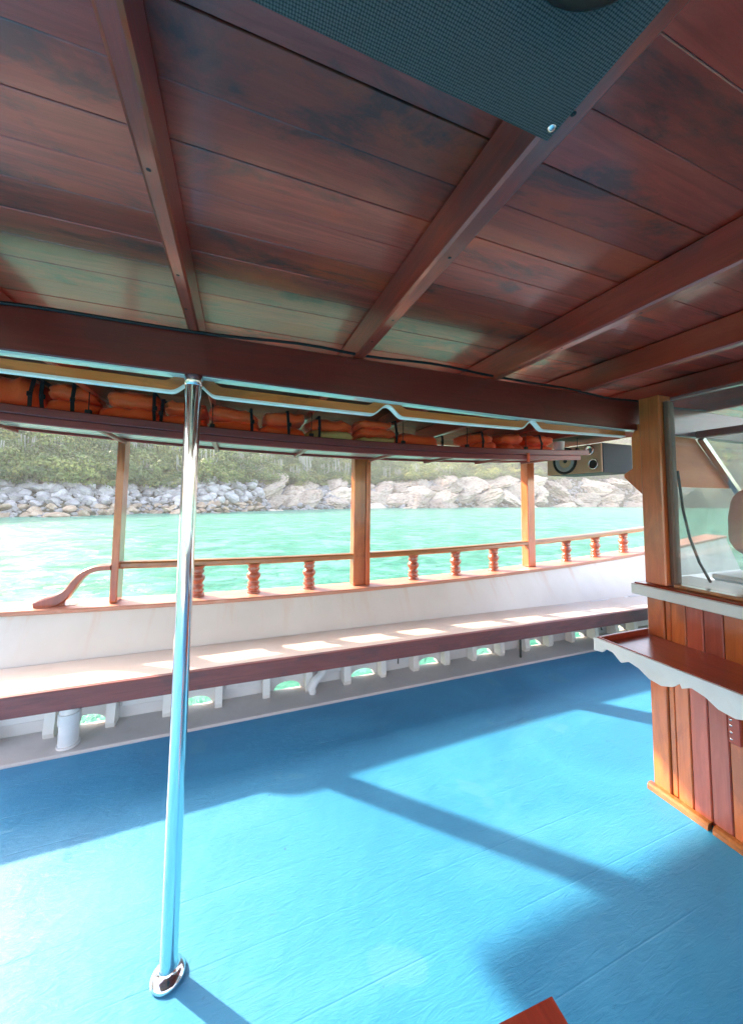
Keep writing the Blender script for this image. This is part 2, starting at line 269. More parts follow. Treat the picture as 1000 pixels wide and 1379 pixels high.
# ------------------------------------------------------------------ mesh helpers
class MB:
    def __init__(s): s.v = []; s.f = []; s.sm = []
    def add(s, vs, fs, smooth=False):
        o = len(s.v); s.v += [tuple(map(float, q)) for q in vs]; s.f += [tuple(i+o for i in f) for f in fs]; s.sm += [smooth]*len(fs); return s
    def box(s, a, b, bev=.003):
        """box with chamfered edges, a and b opposite corners"""
        lo = [min(x, y) for x, y in zip(a, b)]; hi = [max(x, y) for x, y in zip(a, b)]
        c = min(bev, *(.45*(h-l) for l, h in zip(lo, hi)))
        if c <= 0: c = 1e-4
        vs = []; idx = {}
        for i in (0, 1):
            for j in (0, 1):
                for k in (0, 1):
                    for ax in range(3):
                        p = [0, 0, 0]
                        for q, t in enumerate((i, j, k)):
                            e = (hi if t else lo)[q]; p[q] = e if q == ax else e + (-c if t else c)
                        idx[(i, j, k, ax)] = len(vs); vs.append(p)
        fs = []
        for ax in range(3):
            u, w2 = (ax+1) % 3, (ax+2) % 3
            for t in (0, 1):
                q = []
                for (p1, p2) in ((0, 0), (1, 0), (1, 1), (0, 1)):
                    key = [0, 0, 0]; key[ax] = t; key[u] = p1; key[w2] = p2; q.append(idx[(*key, ax)])
                fs.append(q if t else q[::-1])
        for ax in range(3):      # edges along ax
            u, w2 = (ax+1) % 3, (ax+2) % 3
            for p1 in (0, 1):
                for p2 in (0, 1):
                    k0 = [0, 0, 0]; k0[u] = p1; k0[w2] = p2; k1 = list(k0); k1[ax] = 1
                    q = [idx[(*k0, u)], idx[(*k1, u)], idx[(*k1, w2)], idx[(*k0, w2)]]
                    fs.append(q if p1 != p2 else q[::-1])
        for i in (0, 1):
            for j in (0, 1):
                for k in (0, 1):
                    q = [idx[(i, j, k, 0)], idx[(i, j, k, 1)], idx[(i, j, k, 2)]]
                    fs.append(q if (i+j+k) % 2 else q[::-1])
        return s.add(vs, fs)
    def prism(s, poly, axis, t0, t1, smooth=False):
        """polygon in the plane across axis, extruded from t0 to t1"""
        n = len(poly); vs = []
        for t in (t0, t1):
            for p in poly:
                q = list(p); q.insert('xyz'.index(axis), t); vs.append(q)
        fs = [tuple(range(n))[::-1], tuple(range(n, 2*n))] + [(i, (i+1) % n, n+(i+1) % n, n+i) for i in range(n)]
        return s.add(vs, fs, smooth)
    def tube(s, pts, r, n=12, caps=True):
        pts = [Vector(p) for p in pts]; rs = r if isinstance(r, (list, tuple)) else [r]*len(pts)
        rings = []; ref = None
        for i, p in enumerate(pts):
            d = (pts[min(i+1, len(pts)-1)]-pts[max(i-1, 0)]).normalized()
            if ref is None: ref = d.orthogonal().normalized()
            a = (ref-d*ref.dot(d)).normalized(); ref = a; b = d.cross(a)
            rings.append([p+rs[i]*(math.cos(2*math.pi*k/n)*a+math.sin(2*math.pi*k/n)*b) for k in range(n)])
        vs = [q for rg in rings for q in rg]; fs = []
        for i in range(len(pts)-1):
            for k in range(n): fs.append((i*n+k, i*n+(k+1) % n, (i+1)*n+(k+1) % n, (i+1)*n+k))
        s.add(vs, fs, True)
        if caps:
            s.add(rings[0], [tuple(range(n))[::-1]]); s.add(rings[-1], [tuple(range(n))])
        return s
    def lathe(s, prof, c, axis='z', n=24):
        """prof = [(radius, along)]"""
        vs = []; fs = []
        for r, t in prof:
            for k in range(n):
                a = 2*math.pi*k/n; x, y = r*math.cos(a), r*math.sin(a)
                vs.append({'z': (c[0]+x, c[1]+y, c[2]+t), 'x': (c[0]+t, c[1]+x, c[2]+y), 'y': (c[0]+y, c[1]+t, c[2]+x)}[axis])
        for i in range(len(prof)-1):
            for k in range(n): fs.append((i*n+k, i*n+(k+1) % n, (i+1)*n+(k+1) % n, (i+1)*n+k))
        return s.add(vs, fs, True)
    def strip(s, xs, sec):
        """sweep along x: sec(x) returns a closed list of (y,z)"""
        secs = [sec(x) for x in xs]; n = len(secs[0]); vs = [(x, y, z) for x, q in zip(xs, secs) for y, z in q]; fs = []
        for i in range(len(xs)-1):
            for k in range(n): fs.append((i*n+k, i*n+(k+1) % n, (i+1)*n+(k+1) % n, (i+1)*n+k))
        fs.append(tuple(range(n))[::-1]); fs.append(tuple(range((len(xs)-1)*n, len(xs)*n)))
        return s.add(vs, fs)
def mesh_of(name, mb, mat, origin=(0, 0, 0)):
    me = bpy.data.meshes.new(name); o = Vector(origin)
    me.from_pydata([tuple(Vector(v)-o) for v in mb.v], [], mb.f)
    me.polygons.foreach_set('use_smooth', mb.sm)
    bm = bmesh.new(); bm.from_mesh(me); bmesh.ops.recalc_face_normals(bm, faces=bm.faces); bm.to_mesh(me); bm.free()
    if mat: me.materials.append(mat)
    return me
def world_loc(o):
    v = Vector((0, 0, 0))
    while o is not None: v += o.location; o = o.parent
    return v
def obj(name, mb, mat, parent=None, origin=None, **props):
    """vertices given in world space; the origin is put at the base centre of the piece"""
    if origin is None:
        a = np.array(mb.v); lo, hi = a.min(0), a.max(0); origin = ((lo[0]+hi[0])/2, (lo[1]+hi[1])/2, lo[2])
    me = mesh_of(name, mb, mat, origin); o = bpy.data.objects.new(name, me); COL.objects.link(o)
    o.location = Vector(origin) - (world_loc(parent) if parent else Vector((0, 0, 0)))
    if parent: o.parent = parent
    for k, v in props.items(): o[k] = v
    return o
def empty(name, loc, **props):
    o = bpy.data.objects.new(name, None); COL.objects.link(o); o.location = loc; o.empty_display_size = .1
    for k, v in props.items(): o[k] = v
    return o
def lin(a, b, n): return [a+(b-a)*i/(n-1) for i in range(n)]
def rect(y0, y1, z0, z1, c=.004):
    return [(y0+c, z0), (y1-c, z0), (y1, z0+c), (y1, z1-c), (y1-c, z1), (y0+c, z1), (y0, z1-c), (y0, z0+c)]

# ================================================================== THE PLACE
# ---- sea
SEA = -.8
xs = np.concatenate([-np.geomspace(900, 8, 40), np.linspace(-7, 7, 8), np.geomspace(8, 900, 40)])
mb = MB(); nx = len(xs)
mb.add([(x, y, SEA) for y in xs for x in xs], [(j*nx+i, j*nx+i+1, (j+1)*nx+i+1, (j+1)*nx+i) for j in range(nx-1) for i in range(nx-1)])
obj('sea', mb, W['sea'], origin=(0, 0, 0), kind='structure')

# ---- value noise for the land
_perm = rng.random((64, 64))
def vn(x, y):
    xi, yi = np.floor(x).astype(int), np.floor(y).astype(int); fx, fy = x-xi, y-yi; fx = fx*fx*(3-2*fx); fy = fy*fy*(3-2*fy)
    g = lambda a, b: _perm[a % 64, b % 64]
    return (g(xi, yi)*(1-fx)+g(xi+1, yi)*fx)*(1-fy)+(g(xi, yi+1)*(1-fx)+g(xi+1, yi+1)*fx)*fy - .5
def fbm(x, y, o=5):
    s = 0; a = 1
    for i in range(o): s = s+a*vn(x*2**i+17*i, y*2**i+5*i); a *= .5
    return s
# the shoreline seen from the boat: bearing from +Y (towards +X) and distance
SH = [(-100, 80), (-75, 62), (-50, 52), (-25.6, 51), (-15.5, 52.8), (-6.9, 54.2), (2.1, 60.6), (17, 78.7), (32.4, 95.2), (45.3, 125), (57.5, 165), (75, 200), (100, 260)]
shb = np.radians([a for a, b in SH]); shd = np.array([b for a, b in SH], float)
def shore(b): return np.interp(b, shb, shd) + 1.6*np.sin(b*23)+.8*np.sin(b*61+1)
def cliff(b):      # 0 boulder bank on the left, 1 rock cliffs on the right
    return np.clip((np.degrees(b)-2)/5, 0, 1)
def rocktop(b):    # height of the rocky band
    d = np.degrees(b); return np.interp(d, [-60, -26, -8, -4, 2, 10, 20, 33, 45, 60], [5.0, 5.3, 5.4, 6.4, 6.4, 6.8, 7.5, 10, 11, 13])
def land(b, s):
    """height above the sea at distance s inland from the shore"""
    D = shore(b); rt = rocktop(b)-.8; c = cliff(b)
    run = 9+6*c
    z = np.where(s < run, -1.2+(rt+.2)*np.clip(s/run, 0, 1)**(.8), 0.0)
    up_ = rt-1.0+.52*(s-run)
    z = np.where(s >= run, up_, z)
    x, y = (D+s)*np.sin(b), (D+s)*np.cos(b)
    k = np.clip((s-run)/25, 0, 1)
    z = z+k*(10*fbm(x*.018, y*.018, 3)+3*fbm(x*.07, y*.07, 3))
    top = 62+16*np.sin(b*3.1)
    z = np.where(z > top*.7, top*.7+(z-top*.7)*.35, z)
    z = z-np.clip(s-170, 0, 400)*.2
    return np.maximum(z, -3)
bs = np.radians(np.linspace(-98, 98, 420)); ss = np.concatenate([np.linspace(-6, 20, 27), np.linspace(22, 110, 45), np.linspace(115, 320, 22)])
B, SS = np.meshgrid(bs, ss); Z = land(B, SS)+SEA+.8*0; Dd = shore(B)+SS
X, Y = Dd*np.sin(B), Dd*np.cos(B)
mb = MB(); n0 = len(bs)
mb.add(list(zip(X.ravel(), Y.ravel(), Z.ravel())), [(j*n0+i, j*n0+i+1, (j+1)*n0+i+1, (j+1)*n0+i) for j in range(len(ss)-1) for i in range(n0-1)], True)
obj('hillside', mb, W['soil'], origin=(0, 0, 0), kind='structure')
def ground(b, s):
    b = np.asarray(b, float); s = np.asarray(s, float); return np.stack([(shore(b)+s)*np.sin(b), (shore(b)+s)*np.cos(b), land(b, s)+SEA], -1)

# ---- boulders and cliff rocks
def rock_mesh(name, mat, sub, seed, cuts=9, rough=.12, sq=(1, 1, 1)):
    r = random.Random(seed); bm = bmesh.new(); bmesh.ops.create_icosphere(bm, subdivisions=sub, radius=1)
    planes = []
    for _ in range(cuts):
        n = Vector((r.gauss(0, 1), r.gauss(0, 1), r.gauss(0, 1))).normalized(); planes.append((n, r.uniform(.52, .85)))
    from mathutils import noise as mn
    off = Vector((seed*3.7, seed*1.3, 0))
    for v in bm.verts:
        p = v.co.copy()
        for n, d in planes:
            q = p.dot(n)
            if q > d: p -= n*(q-d)*.96
        f = mn.fractal(p*1.7+off, 1.0, 2.0, 5)
        rg = abs(mn.fractal(Vector((p.x*2.2, p.y*2.2, p.z*5))+off, 1.0, 2.0, 4)) if sub > 3 else 0
        p *= 1+rough*f-rough*1.2*rg
        v.co = Vector((p.x*sq[0], p.y*sq[1], p.z*sq[2]))
    me = bpy.data.meshes.new(name); bm.to_mesh(me); bm.free(); me.materials.append(mat); return me
rg_ = [rock_mesh('boulder', W['rock_g'], 2, i, 10, .1, (1, .8, .62)) for i in range(7)]
rt_ = [rock_mesh('boulder', W['rock_t'], 2, 20+i, 10, .1, (1.1, .8, .5)) for i in range(6)]
rc_ = [rock_mesh('cliff_rock', W['rock_c'], 5, 40+i, 9, .16, (1.5, 1, .62)) for i in range(5)]
def put(name, me, p, s, rot, label, cat, group):
    o = bpy.data.objects.new(name, me); COL.objects.link(o); o.location = p; o.scale = (s, s, s); o.rotation_euler = rot
    o['label'] = label; o['category'] = cat; o['group'] = group; return o
nb = 0
for row in range(10):
    s0 = -.3+row*1.08
    b = -29.5
    while b < 5.5 and nb < 296:
        size = random.uniform(.62, 1.05)*(1.25 if row > 6 else 1.0)*(1.25 if random.random() < .12 else 1)
        if -9 < b < 4 and row > 3: size *= 1.15
        br = R_(b+random.uniform(-.3, .3)); s = s0+random.uniform(-.4, .4); p = ground(br, s)
        low = row < 4
        if not (b > 1 and random.random() < (b-1)/5):
            put('boulder', random.choice(rt_ if low else rg_), (p[0], p[1], p[2]+size*.12), size, (random.uniform(-.5, .5), random.uniform(-.5, .5), random.uniform(0, 6.3)),
                'tan angular boulder at the waterline of the far bank' if low else 'grey angular boulder piled on the upper half of the far bank', 'boulder',
                'tan boulders along the waterline' if low else 'grey boulders heaped above the tan ones'); nb += 1
        b += math.degrees(size*1.5/(shore(br)+s))*random.uniform(.85, 1.15)
# rubble between the boulders: uncountable
mb = MB()
base = [(v.co.x, v.co.y, v.co.z) for v in rock_mesh('t', W['rock_g'], 1, 5, 6, .1).vertices]
tmp = bmesh.new(); bmesh.ops.create_icosphere(tmp, subdivisions=1, radius=1); tf = [[v.index for v in f.verts] for f in tmp.faces]; tmp.free()
for _ in range(3200):
    b = R_(random.uniform(-30, 58)); s = random.uniform(-.8, 10.5+5*float(cliff(b))); p = ground(b, s); k = random.uniform(.15, .5)*(1+.8*float(cliff(b))); a = random.uniform(0, 6.3)
    ca, sa = math.cos(a)*k, math.sin(a)*k
    mb.add([(p[0]+x*ca-y*sa, p[1]+x*sa+y*ca, p[2]+z*k*.7+.05) for x, y, z in base], tf)
obj('rubble', mb, W['rock_g'], origin=(0, 0, 0), kind='stuff', label='small loose stones filling the bank between the boulders', category='stones')
# cliff rocks on the right
spots = []
b = 4.0
while b < 60:
    br = R_(b); D = float(shore(br)); rt = float(rocktop(br))
    for k in range(4):
        size = random.uniform(.62, .95)*rt*(.50 if k == 0 else .56)
        s = k*4.2+random.uniform(-1, 1)+.5; spots.append((b+random.uniform(-1.2, 1.2), s, size))
    b += math.degrees(rt*.62/D)
for b, s, size in spots:
    p = ground(R_(b), s)
    put('cliff_rock', random.choice(rc_), (p[0], p[1], p[2]-size*.18), size, (random.uniform(.1, .7), random.uniform(-.5, .1), random.uniform(-.5, .9)),
        'big pale cracked rock of the low cliff behind the right half of the railing', 'rock', 'pale cliff rocks along the far shore')

# ---- scrub: a mass of bushes made of leaf clumps
def bush_mesh(seed, n=330):
    r = np.random.default_rng(seed); k = 7
    cen = r.normal(0, .42, (k, 3)); cen[:, 2] = np.abs(cen[:, 2])*.7+.25; rad = r.uniform(.28, .55, k)
    vs = []; fs = []
    for i in range(n):
        j = r.integers(k); d = r.normal(0, 1, 3); d /= np.linalg.norm(d); d[2] = abs(d[2])*.9-.12
        p = cen[j]+d*rad[j]*r.uniform(.7, 1.12); t = np.cross(d, r.normal(0, 1, 3)); t /= np.linalg.norm(t)+1e-6; u = np.cross(d, t)+d*r.uniform(-.6, .6); s = r.uniform(.035, .085)
        o = len(vs); vs += [tuple(p-t*s), tuple(p+u*s*.6), tuple(p+t*s), tuple(p-u*s*.6)]; fs.append((o, o+1, o+2, o+3))
    me = bpy.data.meshes.new('bush'); me.from_pydata(vs, [], fs); me.materials.append(W['leaf']); return me
hidden = bpy.data.collections.new('bush_kinds')
for i in range(7):
    hidden.objects.link(bpy.data.objects.new('bush', bush_mesh(60+i)))
pts = []
NB = 9000
bb = np.radians(rng.uniform(-40, 66, NB)); ts = rng.random(NB)**1.15
run = 9+6*cliff(bb); sv = run-1.0+ts*120*(.6+.6*np.clip((np.degrees(bb)+30)/60, 0, 1))
gp = ground(bb, sv)
me = bpy.data.meshes.new('scrub'); me.from_pydata([tuple(p) for p in gp], [], [])
scr = bpy.data.objects.new('scrub', me); COL.objects.link(scr); scr['kind'] = 'stuff'; scr['label'] = 'dense green scrub covering the hillside above the rocks'; scr['category'] = 'bushes'
ng = bpy.data.node_groups.new('scatter', 'GeometryNodeTree')
ng.interface.new_socket('Geometry', in_out='INPUT', socket_type='NodeSocketGeometry'); ng.interface.new_socket('Geometry', in_out='OUTPUT', socket_type='NodeSocketGeometry')
gi = ng.nodes.new('NodeGroupInput'); go = ng.nodes.new('NodeGroupOutput'); ip = ng.nodes.new('GeometryNodeInstanceOnPoints'); ci = ng.nodes.new('GeometryNodeCollectionInfo')
ci.inputs['Collection'].default_value = hidden; ci.inputs['Separate Children'].default_value = True; ci.inputs['Reset Children'].default_value = True
ip.inputs['Pick Instance'].default_value = True
rs = ng.nodes.new('FunctionNodeRandomValue'); rs.data_type = 'FLOAT'
rs.inputs[2].default_value = 1.3; rs.inputs[3].default_value = 3.3
rv = ng.nodes.new('FunctionNodeRandomValue'); rv.data_type = 'FLOAT_VECTOR'; rv.inputs[0].default_value = (-.2, -.2, 0); rv.inputs[1].default_value = (.2, .2, 6.28)
ng.links.new(gi.outputs[0], ip.inputs['Points']); ng.links.new(ci.outputs[0], ip.inputs['Instance']); ng.links.new(rs.outputs[1], ip.inputs['Scale']); ng.links.new(rv.outputs[0], ip.inputs['Rotation'])
ng.links.new(ip.outputs[0], go.inputs[0])
scr.modifiers.new('scatter', 'NODES').node_group = ng

# ---- pale candelabra cacti at the foot of the scrub
def cactus_mesh(seed):
    r = random.Random(seed); mb = MB(); h = r.uniform(2.6, 3.6)
    mb.tube([(0, 0, -.5), (.05, 0, h*.4), (.0, .05, h)], [.11, .10, .06], 6)
    for i in range(r.randint(8, 13)):
        a = r.uniform(0, 6.3); z0 = r.uniform(.1, .5)*h; o = r.uniform(.3, 1.1); t = r.uniform(.65, 1.05)*h; c, s = math.cos(a), math.sin(a)
        mb.tube([(0, 0, z0), (c*o*.6, s*o*.6, z0+.15), (c*o, s*o, z0+.5), (c*o*1.15, s*o*1.15, max(t, z0+.9))], [.07, .08, .08, .045], 6)
    return mesh_of('cactus', mb, W['cactus'])
cms = [cactus_mesh(i) for i in range(6)]
CB = [-26, -24.5, -21, -19, -16.2, -13.5, -12.4, -11.2, -8.2, -7.4, -6.6, -6, -3.6, -1.5, .3, 1.2, 3.2, 4.6, 6.2, 9.2, 10.4, 13, 15.1, 16.2, 20, 22.5, 25, 27.5, 31, 33]
for i, b in enumerate(CB):
    for k in range(2 if i % 3 else 1):
        br = R_(b+random.uniform(-.6, .6)); s = 9.5+6*float(cliff(br))+random.uniform(-.5, 3.5)+k*5; p = ground(br, s); q = random.uniform(.85, 1.35)*(1+.25*float(cliff(br)))
        put('cactus', random.choice(cms), (p[0], p[1], p[2]+.1), q, (random.uniform(-.08, .08), random.uniform(-.08, .08), random.uniform(0, 6.3)),
            'pale grey many-armed cactus standing at the foot of the green scrub', 'cactus', 'pale cacti along the edge of the scrub')

# ---- deck
mb = MB(); mb.strip(lin(-3.4, 6.2, 3), lambda x: rect(-3.2, 2.70, -.05, 0, .002)); obj('deck', mb, W['deck'], origin=(0, 0, 0), kind='structure')

# ---- bulwark (far side of the boat)
zcap = lambda x: .700+.0085*(x-.8)**2
X0, X1 = -4.2, 7.0
bul = empty('bulwark', (1, 3.1, 0), label='long white bulwark with a pinkish cap rail along the far side of the deck', category='bulwark')
obj('covering_board', MB().strip(lin(X0, X1, 3), lambda x: rect(2.702, 3.0, -.04, .016, .006)), W['grey'], bul)
SCUP = [-1.55, -.90, -.24, .42, 1.06, 1.70, 2.32, 2.96, 3.6, 4.25]
def hole(x):
    for c in SCUP:
        t = (x-c)/.105
        if abs(t) < 1: return +.016+.058*math.sqrt(1-t*t)
    return .016
hx = sorted(set([X0, X1]+[round(c+.105*math.cos(a*math.pi/12), 5) for c in SCUP for a in range(13)]+[c+e for c in SCUP for e in (-.1052, .1052)]))
obj('hull_side', MB().strip(hx, lambda x: [(3.0, hole(x)), (3.055, hole(x)), (3.055, .372), (3.0, .372)]), W['white_in'], bul)
obj('outer_hull', MB().strip(lin(X0, X1, 3), lambda x: [(3.004, .0145), (3.004, -.6), (2.7, -1.6), (2.64, -1.6), (2.9, -.6), (2.9, -.042), (2.99, -.042), (2.995, .0145)]), W['white_in'], bul)
xs_ = lin(X0, X1, 50)
obj('bulwark_panel', MB().strip(xs_, lambda x: [(3.0, .374), (3.062, .374), (3.275, zcap(x)-.03), (3.215, zcap(x)-.03)]), W['bulwark'], bul)
obj('cap_rail', MB().strip(xs_, lambda x: rect(3.195, 3.47, zcap(x)-.028, zcap(x)+.004, .008)), W['cap'], bul)
for c in SCUP:
    for d in (-.17, .155):
        j = random.uniform(-.015, .015); wd = random.uniform(.022, .032)
        mb = MB().prism([(2.985, .017), (2.90+j, .017), (2.885+j, .05), (2.93+j, .36), (2.995, .40)], 'x', c+d-wd, c+d+wd)
        obj('frame_timber', mb, W['white'], bul)
    obj('ledge_board', MB().box((c+.20, 2.968, .10), (c+.455, 2.998, .40), .004), W['white_in'], bul)

# ---- bench
zb = lambda x: .428-.008*x
bn = empty('bench', (1, 2.8, 0), label='long cream painted bench with a mahogany apron, fixed along the white bulwark', category='bench')
BX = lin(-1.47, 6.4, 20)
obj('seat', MB().strip(BX, lambda x: rect(2.625, 3.018, zb(x)-.03, zb(x)-.002, .003)), W['bench'], bn)
obj('apron', MB().strip(BX, lambda x: rect(2.59, 2.623, zb(x)-.118, zb(x), .004)), W['apron'], bn)
for x in (-1.38, 5.6): obj('leg', MB().box((x-.025, 2.70, .017), (x+.025, 2.75, zb(x)-.033), .004), W['white'], bn)

# ---- pipes and cords under the bench
mb = MB().tube([(-.93, 2.79, .017), (-.93, 2.79, .20), (-.935, 2.80, .25), (-.96, 2.82, .275), (-1.0, 2.85, .285), (-1.06, 2.90, .285)], .052, 16)
mb.tube([(-.93, 2.79, .15), (-.93, 2.79, .215)], .058, 16); mb.tube([(-.93, 2.79, .017), (-.93, 2.79, .03)], .06, 16)
obj('drain_pipe', mb, W['pvc'], label='fat white drain pipe elbow under the left end of the bench', category='pipe')
mb = MB().tube([(.60, 2.86, .017), (.585, 2.85, .06), (.61, 2.85, .11), (.67, 2.87, .15), (.73, 2.90, .19), (.74, 2.93, .30)], [.028, .034, .034, .03, .026, .024], 12)
obj('hose', mb, W['pvc'], label='white bent hose under the bench, right of the second scupper from the steel pole', category='hose')
mb = MB().tube([(1.27, 2.72, .40), (1.272, 2.722, .30), (1.268, 2.72, .20)], .006, 8); obj('cord', mb, W['rope'], label='short dark cord hanging under the bench near its middle', category='cord')
mb = MB().tube([(2.60, 2.8, .40), (2.61, 2.8, .2), (2.62, 2.81, .02)], .011, 8); obj('cord', mb, W['rope'], label='thick grey cord reaching down to the covering board under the bench', category='cord')
mb = MB().tube([(3.62, 2.72, .40), (3.63, 2.72, .32), (3.61, 2.725, .24), (3.62, 2.72, .19)], .007, 8); obj('cord', mb, W['rope'], label='thin dark cord hanging under the bench beside the serving shelf', category='cord')

# ---- railing: handrail, curved end, balusters, posts
zh = lambda x: zcap(x)+.308
RL = empty('railing', (1, 3.27, .7), label='varnished wooden railing with turned balusters and curved end, standing on the cap rail', category='railing')
obj('handrail', MB().strip(lin(-.89, 5.95, 30), lambda x: rect(3.315, 3.41, zh(x)-.052, zh(x), .012)), W['hand_x'], RL)
pth = [(-.86, 1.035, .040), (-.95, 1.032, .042), (-1.02, 1.005, .046), (-1.07, .95, .050), (-1.11, .885, .054), (-1.15, .84, .074), (-1.20, .812, .084), (-1.26, .795, .082), (-1.31, .785, .066)]
P2 = []
from mathutils import geometry as mg
cp = [Vector((a, b, c)) for a, b, c in pth]
for i in range(len(cp)-1):
    for t in (0, .25, .5, .75):
        p0, p1, p2_, p3 = cp[max(i-1, 0)], cp[i], cp[i+1], cp[min(i+2, len(cp)-1)]
        P2.append(.5*((2*p1)+(-p0+p2_)*t+(2*p0-5*p1+4*p2_-p3)*t*t+(-p0+3*p1-3*p2_+p3)*t**3))
P2.append(cp[-1]); rings = []
for i, p in enumerate(P2):
    d = P2[min(i+1, len(P2)-1)]-P2[max(i-1, 0)]; d = Vector((d.x, 0, d.y)).normalized(); n = Vector((-d.z, 0, d.x)); h = p.z*.5; c = Vector((p.x, 3.31, p.y-.035))
    wy = .045; k = .75
    c.x -= .035; rings.append([c+n*h+Vector((0, -wy*k, 0)), c+n*h*k+Vector((0, -wy, 0)), c-n*h*k+Vector((0, -wy, 0)), c-n*h+Vector((0, -wy*k, 0)), c-n*h+Vector((0, wy*k, 0)), c-n*h*k+Vector((0, wy, 0)), c+n*h*k+Vector((0, wy, 0)), c+n*h+Vector((0, wy*k, 0))])
vs = [q for r in rings for q in r]; fs = [(i*8+k, i*8+(k+1) % 8, (i+1)*8+(k+1) % 8, (i+1)*8+k) for i in range(len(rings)-1) for k in range(8)]
fs += [tuple(range(8)), tuple(range(len(vs)-8, len(vs)))]
mb = MB(); mb.add(vs, fs); mb.prism([(-1.17, zcap(-1.2)+.004), (-1.30, zcap(-1.2)+.004), (-1.30, .745), (-1.2, .765), (-1.155, .74), (-1.10, zcap(-1.2)+.004)], 'y', 3.276, 3.344)
obj('curved_end', mb, W['bal'], RL)
prof0 = [(.047, 0), (.047, .02), (.036, .028), (.044, .045), (.046, .06), (.034, .075), (.043, .09), (.044, .105), (.031, .118), (.036, .135), (.049, .165), (.049, .19), (.036, .212), (.030, .222), (.040, .232), (.044, .25), (.034, .262), (.042, .275), (.046, .30)]
for x in [q*1.046 for q in (-.285, .147, .62, 1.663, 2.16, 2.65, 3.725, 4.215, 4.73, 5.3)]:
    z0 = zcap(x)+.004; k = (zh(x)-.053-z0)/.30
    obj('baluster', MB().lathe([(r*1.22, t*k) for r, t in prof0], (x, 3.367, z0), 'z', 22), W['bal'], RL)
def post(x0, x1, y0, y1, lab, trim=None, mat='post_z'):
    p = empty('roof_post', ((x0+x1)/2, (y0+y1)/2, zcap(x0)+.004), label=lab, category='post')
    obj('shaft', MB().box((x0, y0, zcap((x0+x1)/2)+.005), (x1, y1, 2.255), .006), W[mat], p)
    if trim: obj('trim_board', MB().box((trim[0], y0-.012, zcap(x1)+.005), (trim[1], y1-.02, 2.255), .004), W['honey_z'], p)
    return p
post(-.895, -.845, 3.28, 3.42, 'slim varnished roof post at the curved left end of the railing')
post(1.065, 1.185, 3.31, 3.42, 'thick two-board roof post in the middle of the railing', (1.187, 1.232))
post(3.235, 3.345, 3.31, 3.42, 'honey coloured roof post just left of the loudspeaker', None, 'honey_z')

# ---- roof: planks, beams
ceil = empty('ceiling', (0, 0, 2.26), kind='structure')
RX0, RX1 = -2.25, 2.93
yb = [.31+.113*k for k in range(-26, 33)]
for i, y in enumerate(yb):
    zz = 2.262+random.uniform(-.0012, .0012); ov = 0
    cuts = [RX0+random.uniform(-.05, .05)]
    if -1 < y < 3: cuts.append(random.choice([-1.45, -.165, 1.17, 1.745]) if random.random() < .8 else .46)
    cuts.append((3.38 if y < 1.40 else 4.1)+random.uniform(-.04, .04))
    for a, b in zip(cuts, cuts[1:]):
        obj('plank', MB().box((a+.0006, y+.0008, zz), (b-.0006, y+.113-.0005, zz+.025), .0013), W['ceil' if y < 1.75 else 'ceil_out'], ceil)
for i, (x, wdt, lab) in enumerate([(-2.15, .05, None), (-1.45, .05, None), (-.81, .04, 'narrow ceiling beam left of the picture, crossing above the rack'), (-.167, .036, 'slim mahogany ceiling beam ending above the steel pole'),
        (.462, .046, 'mahogany ceiling beam touching the teal fabric panel'), (1.165, .045, 'mahogany ceiling beam next right of the one touching the teal panel'),
        (1.745, .045, 'fourth mahogany ceiling beam, second from the wheelhouse post'), (2.36, .045, 'mahogany ceiling beam right over the wheelhouse post'), (2.88, .045, 'ceiling beam beyond the wheelhouse post, at the front edge of the roof')]):
    if lab is None: lab = ['rearmost ceiling beam, near the open end of the roof', 'ceiling beam one in from the open rear end of the roof'][i]
    t = .0 if x < 1 else .002
    bo = empty('ceiling_beam', (x, 0, 2.14), label=lab, category='beam', group='mahogany beams across the ceiling')
    obj('timber', MB().box((x-wdt/2, -3.0, 2.14), (x+wdt/2, 3.3, 2.2595), .006), W['beam_y'], bo)
    if -1 < x < 2:
        for q in (.30+random.uniform(0, .1), .62+random.uniform(0, .1), .95+random.uniform(0, .1), 1.22):
            obj('screw_plug', MB().lathe([(.0004, -.0006), (.0035, -.0006), (.0045, 0)], (x+random.uniform(-.006, .006), q, 2.14), 'z', 10), W['black'], bo)
zbm = lambda x: 1.965+.012*max(0, 1.3-x)**1.2 if x < 1.3 else 1.965
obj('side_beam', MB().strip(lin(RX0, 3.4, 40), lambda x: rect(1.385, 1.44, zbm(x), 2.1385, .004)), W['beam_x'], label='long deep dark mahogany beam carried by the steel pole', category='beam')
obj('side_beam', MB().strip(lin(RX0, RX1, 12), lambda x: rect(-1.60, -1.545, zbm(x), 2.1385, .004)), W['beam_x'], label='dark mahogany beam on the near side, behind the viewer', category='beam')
# the sea mirrored in the beam's underside is painted as a pale mint strip
# scalloped fretwork rail under the side beam
def ztrim(x): return 1.918+.010*(x-.9)**2 if x < .9 else 1.918+.013*(x-.9)**1.6
BUMP = [-2.47, -1.70, -.935, -.164, .608, 1.43, 2.24]
def bumpf(x, wd):
    v = 0
    for c in BUMP:
        t = abs(x-c)/wd
        if t < 1: v = max(v, .5+.5*math.cos(math.pi*t))
    return v
fr = empty('fretwork_rail', (.5, 1.44, 1.93), label='scalloped golden brown rail with a white lower edge, hung under the long side beam', category='trim')
tx = lin(RX0, 2.142, 420)
ttop = lambda x: min(zbm(x)-.001, ztrim(x)+.033+.069*bumpf(x, .10))
tbot = lambda x: ztrim(x)+.046*bumpf(x, .075)
obj('fret_board', MB().strip(tx, lambda x: [(1.424, tbot(x)), (1.447, tbot(x)), (1.447, max(ttop(x), tbot(x)+.006)), (1.424, max(ttop(x), tbot(x)+.006))]), W['trim_x'], fr)
